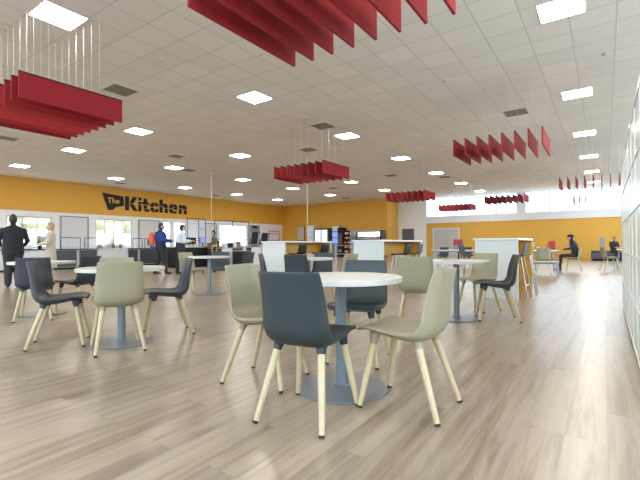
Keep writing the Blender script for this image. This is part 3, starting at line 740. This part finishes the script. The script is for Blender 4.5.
# poster on the white wall
e = empty('wall_poster', (XL, 26.4, 1.32)); MB().box(0, .03, 0, 1.5, 0, .95).build('border', 'pink', e); MB().box(.03, .034, .13, 1.37, .12, .83).build('sheet', 'paper', e)
mb = MB()
for a in range(5): mb.box(.034, .037, .25+.2*a, .40+.2*a, .60, .74)
mb.build('headline', 'pink', e); tag(e, 'white poster with a purple border on the white wall left of the islands', 'poster')
o = MB().box(0, .03, 0, .55, 0, .18).build('door_notice', 'black', loc=(XL+.05, 24.4, 2.40)); tag(o, 'small black notice at the top of the grey kitchen door', 'notice')
# stack of folded dark chairs leaning
def lean(x, y, label, s):
    e = empty('folded_chair', (x, y, 0), math.radians(-42))
    for ty in (-.2, .2):
        MB().tube((0, ty-.06, .012), (-.05, ty+.10, 1.70*s), .014, n=8).build('frame_leg', 'steel', e)
    MB().add([(-.02, -.26, 1.05*s), (-.02, .20, 1.05*s), (-.05, .40, 1.72*s), (-.05, -.06, 1.72*s), (-.06, -.26, 1.05*s), (-.06, .20, 1.05*s), (-.09, .40, 1.72*s), (-.09, -.06, 1.72*s)], [(0, 1, 2, 3), (7, 6, 5, 4), (0, 4, 5, 1), (3, 2, 6, 7), (0, 3, 7, 4), (1, 5, 6, 2)]).build('back_panel', 'black', e)
    mb = MB()
    for k in range(5): mb.tube((-.01, -.24+.02*k, .2+.17*k), (-.01, .22+.02*k, .3+.17*k), .012, n=6)
    mb.build('cross_brace', 'blackm', e); tag(e, label, 'folded chair', 'folded black frames')
lean(-15.9, 16.35, 'tall black folding frame left of the poster, nearer one', 1.0)
lean(-15.9, 17.15, 'tall black folding frame left of the poster, farther one', .98)

# ------------------------------------------------------------------ shop units along the far ochre wall
YS = 28.28
def unit(name, x0, x1, z0, z1, d, body, label, cat='fridge'):
    e = empty(name, ((x0+x1)/2, YS-d, z0)); a = (x1-x0)/2
    MB().bbox(-a, a, 0, d, 0, z1-z0, .02).build('housing', body, e); return e, a, z1-z0, label, cat
def fin(u): tag(u[0], u[3], u[4], 'food and drink units on the far wall')
u = unit('wall_poster', -22.2, -21.35, 1.35, 2.65, .04, 'blackm', 'pale framed poster on the far ochre wall above the leftmost island', 'poster'); MB().box(-.38, .38, -.004, 0, .05, 1.25).build('sheet', 'cream', u[0]); fin(u)
u = unit('display_stand', -20.7, -20.05, 0, 2.62, .5, 'counter', 'tall narrow white and blue display stand against the ochre wall', 'display stand')
for k in range(6): MB().box(-.27, .27, -.006, 0, .5+.34*k, .72+.34*k).build('display_card', ['whitesh', 'screen', 'paper'][k % 3], u[0])
fin(u)
u = unit('drinks_fridge', -19.8, -18.5, 0, 2.35, .7, 'frame', 'glass-fronted lit drinks fridge with two doors against the ochre wall')
for sx in (-.33, .33):
    g = MB().box(sx-.27, sx+.27, -.012, -.002, .5, 2.2).build('lit_interior', 'coldlit', u[0])
    for k in range(4): MB().box(sx-.25, sx+.25, -.03, -.012, .75+.36*k, .78+.36*k).build('shelf', 'grey', g)
    MB().box(sx+.2, sx+.23, -.06, -.03, 1.0, 1.6).build('door_handle', 'steel', u[0])
fin(u)
u = unit('menu_screens', -18.35, -17.6, 0, 2.55, .3, 'grey', 'stack of lit blue and white screens right of the drinks fridge', 'screen')
for k in range(3): MB().box(-.33, .33, -.006, 0, 1.1+.5*k, 1.5+.5*k).build('display', ['screen', 'screen', 'paper'][k], u[0])
fin(u)
u = unit('vending_machine', -17.55, -17.1, 0, 2.35, .7, 'black', 'tall black vending machine against the ochre wall', 'vending machine')
MB().box(-.17, .17, -.006, 0, 1.0, 1.9).build('window_panel', 'frame', u[0]); MB().box(-.12, .12, -.007, 0, .4, .6).build('delivery_flap', 'grey', u[0]); fin(u)
u = unit('snack_rack', -17.08, -16.5, 0, 2.10, .45, 'black', 'black rack filled with red and yellow snack packets', 'rack')
for k in range(5):
    s = MB().box(-.27, .27, -.12, 0, .35+.36*k, .37+.36*k).build('shelf', 'blackm', u[0])
    for j in range(5): MB().bbox(-.24+.1*j, -.16+.1*j, -.10, -.02, .371+.36*k, .52+.36*k, .008).build('packet', random.choice(['redp', 'apron', 'brown', 'paper']), s)
fin(u)
u = unit('display_fridge', -16.45, -15.75, 0, 2.10, .6, 'silver', 'grey shelved display fridge between snack rack and open chiller')
for k in range(5):
    s = MB().box(-.32, .32, -.10, 0, .3+.36*k, .32+.36*k).build('shelf', 'grey', u[0])
    for j in range(5): MB().lathe([(.035, 0), (.035, .16), (.015, .2), (.015, .24)], (-.25+.12*j, -.05, .322+.36*k), n=8).build('bottle', random.choice(['whitesh', 'silver', 'bagblue', 'paper']), s)
fin(u)
u = unit('open_chiller', -15.7, -13.65, 0, 2.08, .7, 'frame', 'wide open chiller with a lit white canopy above the middle island')
MB().bbox(-1.02, 1.02, -.25, 0, 1.95, 2.08, .01).build('canopy', 'silver', u[0]); MB().box(-.98, .98, -.012, -.002, 1.60, 1.92).build('lit_back', 'litw', u[0])
for z in (.5, .95, 1.42):
    s = MB().box(-.98, .98, -.22, 0, z, z+.03).build('shelf', 'counter', u[0])
    for j in range(16): MB().bbox(-.93+.117*j, -.84+.117*j, -.2, -.05, z+.031, z+.15+.03*(j % 3), .008).build('food_pack', random.choice(['redp', 'paper', 'green', 'apron', 'pink', 'paper']), s)
for sx in (-1.03, .99): MB().box(sx, sx+.04, -.24, 0, 0, 2.0).build('side_panel', 'black', u[0])
fin(u)
# extra low racks between the islands, before the shop units
for k, (x, yy) in enumerate([(-7.2, 12.2), (-5.9, 12.2)]):
    pass
e = empty('barrier_rail', (-10.6, 16.5, 0))
for z in (.95, .55): MB().tube((0, 0, z), (2.2, 0, z), .02, n=8).build('rail', 'steel', e)
for x in (0, 1.1, 2.2): MB().tube((x, 0, 0), (x, 0, 1.0), .02, n=8).build('post', 'steel', e)
tag(e, 'steel queue barrier between the leftmost and middle islands', 'barrier')

# ------------------------------------------------------------------ people
def person(name, loc, rz, limbs, torso, head, mats, hair, hair_m, label, extra=None, sc=1.):
    """limbs: (p0,p1,r0,r1,mat index); torso: list of (cx,cy,z,rx,ry,mat); union is remeshed to one continuous body"""
    mb = MB()
    segs = []
    for p0, p1, r0, r1, mi in limbs:
        mb.tube(p0, p1, r0, r1, 12); mb.ell(p0, (r0, r0, r0), 8); mb.ell(p1, (r1, r1, r1), 8)
        segs.append((Vector(p0), Vector(p1), (r0+r1)/2, mi))
    R = [[(cx+rx*math.cos(2*PI*j/20), cy+ry*math.sin(2*PI*j/20), z) for j in range(20)] for cx, cy, z, rx, ry, mi in torso]
    mb.rings(R)
    for a, b in zip(torso, torso[1:]): segs.append((Vector(a[:3]), Vector(b[:3]), (a[3]+a[4])/2, a[5]))
    hc = Vector(head)
    mb.ell(hc, (.075, .095, .118), 14); mb.ell(hc+Vector((0, .03, -.06)), (.052, .06, .06), 10)
    mb.ell(hc+Vector((0, .098, -.015)), (.014, .022, .024), 8)
    for s in (1, -1): mb.ell(hc+Vector((s*.078, 0, -.01)), (.012, .022, .032), 8)
    nk = torso[-1]; mb.tube((nk[0], nk[1], nk[2]-.03), hc+Vector((0, -.01, -.06)), .058, .052, 12)
    segs.append((hc+Vector((0, 0, .04)), hc+Vector((0, .01, -.09)), .10, 3)); 
    segs.append((hc+Vector((0, -.01, -.10)), Vector((nk[0], nk[1], nk[2]+.03)), .06, 3))
    me = mb.mesh('b', 'skin'); o = bpy.data.objects.new('tmp', me); COL.objects.link(o)
    r = o.modifiers.new('r', 'REMESH'); r.mode = 'VOXEL'; r.voxel_size = .013
    s = o.modifiers.new('s', 'SMOOTH'); s.factor = .6; s.iterations = 4
    bpy.context.view_layer.update()
    nm = bpy.data.meshes.new_from_object(o.evaluated_get(bpy.context.evaluated_depsgraph_get())); bpy.data.objects.remove(o)
    nm.materials.clear()
    for m in mats: nm.materials.append(M[m])
    for p in nm.polygons:
        c = p.center; best = 1e9; bi = 0
        for a, b, rad, mi in segs:
            d = b-a; t = max(0, min(1, (c-a).dot(d)/max(d.length_squared, 1e-9))); q = (c-(a+d*t)).length-rad
            if q < best: best = q; bi = mi
        p.material_index = bi; p.use_smooth = True
    # hands: palm and five fingers grown into the same mesh
    o = bpy.data.objects.new(name, nm); COL.objects.link(o)
    hb = MB()
    for (w, dr, up) in extra or []:
        w = Vector(w); dr = Vector(dr).normalized(); up = Vector(up).normalized(); sd = dr.cross(up)
        c = w+dr*.045
        R = [[tuple(w+dr*t+sd*a*wd*math.cos(q)+up*a*.016*math.sin(q)) for q in [2*PI*k/10 for k in range(10)]] for t, a, wd in ((-.02, .75, .032), (.02, 1, .038), (.06, 1, .042), (.09, .85, .042))]
        hb.rings(R)
        for k, ln in enumerate((.062, .075, .07, .055)):
            b0 = w+dr*.082+sd*(.03-.02*k); b1 = b0+dr*ln*.55-up*.008; b2 = b1+dr*ln*.35-up*.03
            hb.path([b0, b1, b2], .0088, 8)
        t0 = w+dr*.03+sd*.034; t1 = t0+dr*.03+sd*.03-up*.01; hb.path([t0, t1, t1+dr*.03-up*.008], .010, 8)
    if hb.v:
        hm = hb.mesh('h', 'skin'); import bmesh
        bm = bmesh.new(); bm.from_mesh(nm); n0 = len(bm.faces); bm.from_mesh(hm); bm.faces.ensure_lookup_table()
        for f in bm.faces[n0:]: f.material_index = 3
        bm.to_mesh(nm); bm.free()
    o.location = loc; o.rotation_euler = (0, 0, rz); o.scale = (sc, sc, sc)
    # hair and face
    h = MB(); n = 16; R = []
    for i in range(1, n):
        t = -PI/2+PI*i/n
        row = []
        for j in range(20):
            a = 2*PI*j/20; x, y, z = math.cos(t)*math.cos(a), math.cos(t)*math.sin(a), math.sin(t)
            front = max(0, y); k = 1.05
            if z < .15+.35*front: k = 1.05 if y < .05 else .90
            low = hair if y < .05 else 0
            zz = z*.125*(1.06) if z > -.3 else -.0375*1.06+(z+.3)*.125-(low*min(1, (-.3-z)*2))
            if y > .25 and z < .35: k = .80
            row.append((hc.x+x*.079*k, hc.y-.006+y*.099*k, hc.z+.012+zz))
        R.append(row)
    h.rings(R); h.build('hair', hair_m, o)
    for s in (1, -1): MB().ell(hc+Vector((s*.03, .088, .012)), (.010, .007, .006), 8).build('eye', 'eye', o)
    MB().ell(hc+Vector((0, .089, -.062)), (.022, .008, .006), 8).build('mouth', 'lip', o)
    tag(o, label, 'person'); return o

def standing(m_top, m_leg, arms, ry=.115, w=1., hips=.165, lean=0., stride=.0, bulk=1.15, lb=1.15):
    """mats: 0 top, 1 legs, 2 shoes, 3 skin"""
    L = []
    for s in (1, -1):
        st = stride*s
        L += [((s*.09, 0, .92), (s*.095, .02+st*.5, .50), .098*lb, .066*lb, 1), ((s*.095, .02+st*.5, .50), (s*.10, -.01+st, .10), .066*lb, .052*lb, 1), ((s*.10, -.03+st, .045), (s*.11, .16+st, .035), .042, .034, 2)]
        sh = Vector((s*.170*w, lean, 1.385)); e, wr = arms[0 if s > 0 else 1]
        L += [(sh, e, .062*bulk, .050*bulk, 0), (e, wr, .050*bulk, .034*bulk, 0)]
    T = [(0, 0, .84, hips*.95, ry*.9, 1), (0, 0, .94, hips, ry, 1), (0, .0, 1.06, .150*w, ry*.9, 0), (0, lean*.5, 1.22, .168*w, ry, 0), (0, lean, 1.36, .185*w, ry, 0), (0, lean, 1.43, .165*w, ry*.85, 0), (0, lean, 1.475, .11*w, ry*.65, 0), (0, lean, 1.51, .07, .065, 0)]
    return L, T
def dir_z(dx, dy): return math.atan2(-dx, dy)

# man in a dark suit, back to us, looking at the counter
arms = [(Vector((.29, .02, 1.13)), Vector((.24, .22, 1.02))), (Vector((-.29, .02, 1.13)), Vector((-.24, .22, 1.02)))]
L, T = standing('suit', 'suit', arms, .14, 1.22, .19, bulk=1.1, lb=1.4)
m1 = person('person', (-11.85, 3.88, 0), dir_z(-1, .28), L, T, (0, .01, 1.645), ['suit', 'trouser', 'shoe', 'skin'], 0, 'hairb', 'person in a black suit seen from behind at the left edge',
       [((.22, .24, 1.01), (-.2, 1, -.1), (0, 0, 1)), ((-.22, .24, 1.01), (.2, 1, -.1), (0, 0, 1))], 1.0)
sk = MB().rings([[(rx*math.cos(2*PI*j/20), ry*math.sin(2*PI*j/20), z) for j in range(20)] for rx, ry, z in ((.225, .165, .80), (.22, .160, .95), (.205, .150, 1.1), (.215, .152, 1.28))], 0, True, False).build('jacket_skirt', 'suit', m1)
# woman in cream facing left towards him
arms = [(Vector((.25, .06, 1.16)), Vector((.12, .25, 1.22))), (Vector((-.25, .06, 1.14)), Vector((-.12, .26, 1.10)))]
L, T = standing('cream', 'cream', arms, .13, 1.05, .175, bulk=1.5)
p2 = person('person', (-13.35, 5.30, 0), dir_z(-.55, -1.0), L, T, (0, .01, 1.645), ['cream', 'cream', 'shoe', 'skin'], .13, 'hairf', 'person with long fair hair in a cream outfit standing by the counter',
       [((.12, .26, 1.23), (-.8, .6, .4), (0, 0, 1)), ((-.12, .27, 1.10), (.8, .6, .1), (0, 0, 1))], .96)
MB().rings([[(rx*math.cos(2*PI*j/20), ry*math.sin(2*PI*j/20), z) for j in range(20)] for rx, ry, z in ((.24, .17, .38), (.22, .16, .60), (.20, .145, .85), (.175, .13, 1.02), (.16, .12, 1.1))], 0, True, False).build('long_skirt', 'cream', p2)
# person in blue with a backpack, facing right
arms = [(Vector((.24, .06, 1.18)), Vector((.16, .33, 1.16))), (Vector((-.24, .06, 1.18)), Vector((-.16, .33, 1.14)))]
L, T = standing('blue', 'trouser', arms, .19, 1.25, .19, 0, .19, bulk=1.6)
person('person', (-12.65, 8.45, 0), dir_z(.75, 1.), L, T, (0, .03, 1.655), ['blue', 'trouser', 'shoe', 'skin'], 0, 'hairb', 'person in a cobalt-blue jumper wearing an orange backpack',
       [((.16, .35, 1.16), (-.3, 1, .1), (0, 0, 1)), ((-.16, .35, 1.14), (.3, 1, .1), (0, 0, 1))], 1.0)
e = empty('backpack', (-12.65, 8.45, 0), dir_z(.75, 1.))
MB().bbox(-.17, .17, -.37, -.195, .98, 1.45, .06).build('bag_body', 'orange', e); MB().bbox(-.14, .14, -.42, -.36, 1.0, 1.22, .03).build('front_pocket', 'bagblue', e)
MB().bbox(-.15, .15, -.35, -.20, .86, .985, .04).build('bag_base', 'bagblue', e)
for s in (1, -1): MB().path([(s*.11, -.18, 1.42), (s*.12, -.02, 1.52), (s*.12, .14, 1.42), (s*.13, .195, 1.28)], .016, 8).build('strap', 'black', e)
tag(e, 'orange and blue backpack worn by the person in the blue jumper', 'backpack')
# person in a pale shirt, looking toward the till
arms = [(Vector((.22, .10, 1.16)), Vector((.14, .33, 1.18))), (Vector((-.22, .10, 1.16)), Vector((-.14, .33, 1.20)))]
L, T = standing('whitesh', 'trouser', arms, .175, 1.2, .18, .05, .09, bulk=1.45)
person('person', (-12.12, 8.86, 0), dir_z(.55, 1.), L, T, (0, .08, 1.645), ['whitesh', 'trouser', 'shoe', 'skin'], 0, 'hairb', 'person in a pale shirt and dark trousers leaning toward the till',
       [((.14, .35, 1.18), (-.3, 1, .1), (0, 0, 1)), ((-.14, .35, 1.20), (.3, 1, .1), (0, 0, 1))], .97)
# till worker
arms = [(Vector((.22, .06, 1.16)), Vector((.14, .28, 1.08))), (Vector((-.22, .06, 1.16)), Vector((-.14, .28, 1.08)))]
L, T = standing('brown', 'trouser', arms, .12, 1.1, .16, .03)
wk = person('person', (-15.0, 12.85, 0), dir_z(-.5, -1.), L, T, (0, .05, 1.645), ['dgrey', 'trouser', 'shoe', 'skin'], .02, 'hairb', 'till worker in a dark top and mustard apron beside the coffee machine',
       [((.14, .30, 1.08), (-.3, 1, 0), (0, 0, 1)), ((-.14, .30, 1.08), (.3, 1, 0), (0, 0, 1))], .95)
MB().rings([[(rx*math.cos(2*PI*j/20), ry*math.sin(2*PI*j/20), z) for j in range(20)] for rx, ry, z in ((.185, .14, .62), (.18, .135, .95), (.162, .122, 1.10), (.165, .125, 1.16))], 0, True, False).build('apron', 'apron', wk)

def seated(arm_fwd, legs_fwd=.45):
    L = []
    for s in (1, -1):
        L += [((s*.09, 0, .585), (s*.10, legs_fwd, .575), .088, .062, 1), ((s*.10, legs_fwd, .575), (s*.10, legs_fwd+.04, .11), .060, .042, 1), ((s*.10, legs_fwd+.02, .045), (s*.10, legs_fwd+.21, .035), .042, .034, 2)]
        e = Vector((s*.23, .10, .86)); w = Vector((s*.13, arm_fwd, .815))
        L += [((s*.18, .02, 1.10), e, .062, .048, 0), (e, w, .048, .032, 0)]
    T = [(0, 0, .50, .15, .10, 1), (0, 0, .60, .17, .125, 1), (0, -.01, .74, .155, .115, 0), (0, .01, .90, .185, .14, 0), (0, .04, 1.04, .20, .14, 0), (0, .06, 1.12, .15, .10, 0), (0, .07, 1.16, .08, .07, 0)]
    return L, T
L, T = seated(.36)
s1 = person('person', (-.90, 17.25, 0), dir_z(-1, .0), L, T, (0, .14, 1.265), ['navy', 'trouser', 'shoe', 'skin'], 0, 'hairb', 'person in a dark jacket and cap sitting side-on at the right-hand table',
            [((.13, .38, .815), (-.2, 1, 0), (0, 0, 1)), ((-.13, .38, .815), (.2, 1, 0), (0, 0, 1))], .93)
MB().ell((0, .125, 1.335), (.092, .115, .065), 14).ell((0, .22, 1.32), (.07, .07, .012), 10).build('cap', 'black', s1)
L, T = seated(.36)
person('person', (.38, 27.36, 0), dir_z(.5, -1.), [(Vector(a)-Vector((0, 0, .045)) if i < 5 else a, b, c, d, f) for i, (a, b, c, d, f) in enumerate(L)] if False else L, T, (0, .12, 1.29), ['navy', 'trouser', 'shoe', 'skin'], .04, 'hairr', 'person with auburn hair sitting on the grey bench by the yellow wall',
            [((.13, .38, .815), (-.2, 1, 0), (0, 0, 1)), ((-.13, .38, .815), (.2, 1, 0), (0, 0, 1))], .92)

# ------------------------------------------------------------------ light and camera
wd = bpy.data.worlds.new('sky'); SC.world = wd; wd.use_nodes = True
bg = wd.node_tree.nodes['Background']; bg.inputs[0].default_value = (.76, .87, 1, 1); bg.inputs[1].default_value = 6.6

cam = bpy.data.cameras.new('camera'); co = bpy.data.objects.new('camera', cam); COL.objects.link(co)
cam.sensor_width = 36; cam.lens = 408.1/640*36; cam.clip_start = .02; cam.clip_end = 300
co.matrix_world = Matrix.Translation((0, 0, H)) @ Matrix.Rotation(.6096, 4, 'Z') @ Matrix.Rotation(PI/2+.0118, 4, 'X') @ Matrix.Rotation(-.0065, 4, 'Z')
SC.camera = co
vs = SC.view_settings; vs.view_transform = 'Standard'; vs.look = 'None'; vs.gamma = 1; vs.exposure = .18; vs.use_curve_mapping = False
SC.cycles.use_denoising = True
try: SC.cycles.denoiser = 'OPENIMAGEDENOISE'
except Exception: pass
SC.cycles.max_bounces = 8; SC.cycles.diffuse_bounces = 5; SC.cycles.glossy_bounces = 3; SC.cycles.transparent_max_bounces = 12
SC.cycles.sample_clamp_indirect = 6; SC.cycles.caustics_reflective = False; SC.cycles.caustics_refractive = False
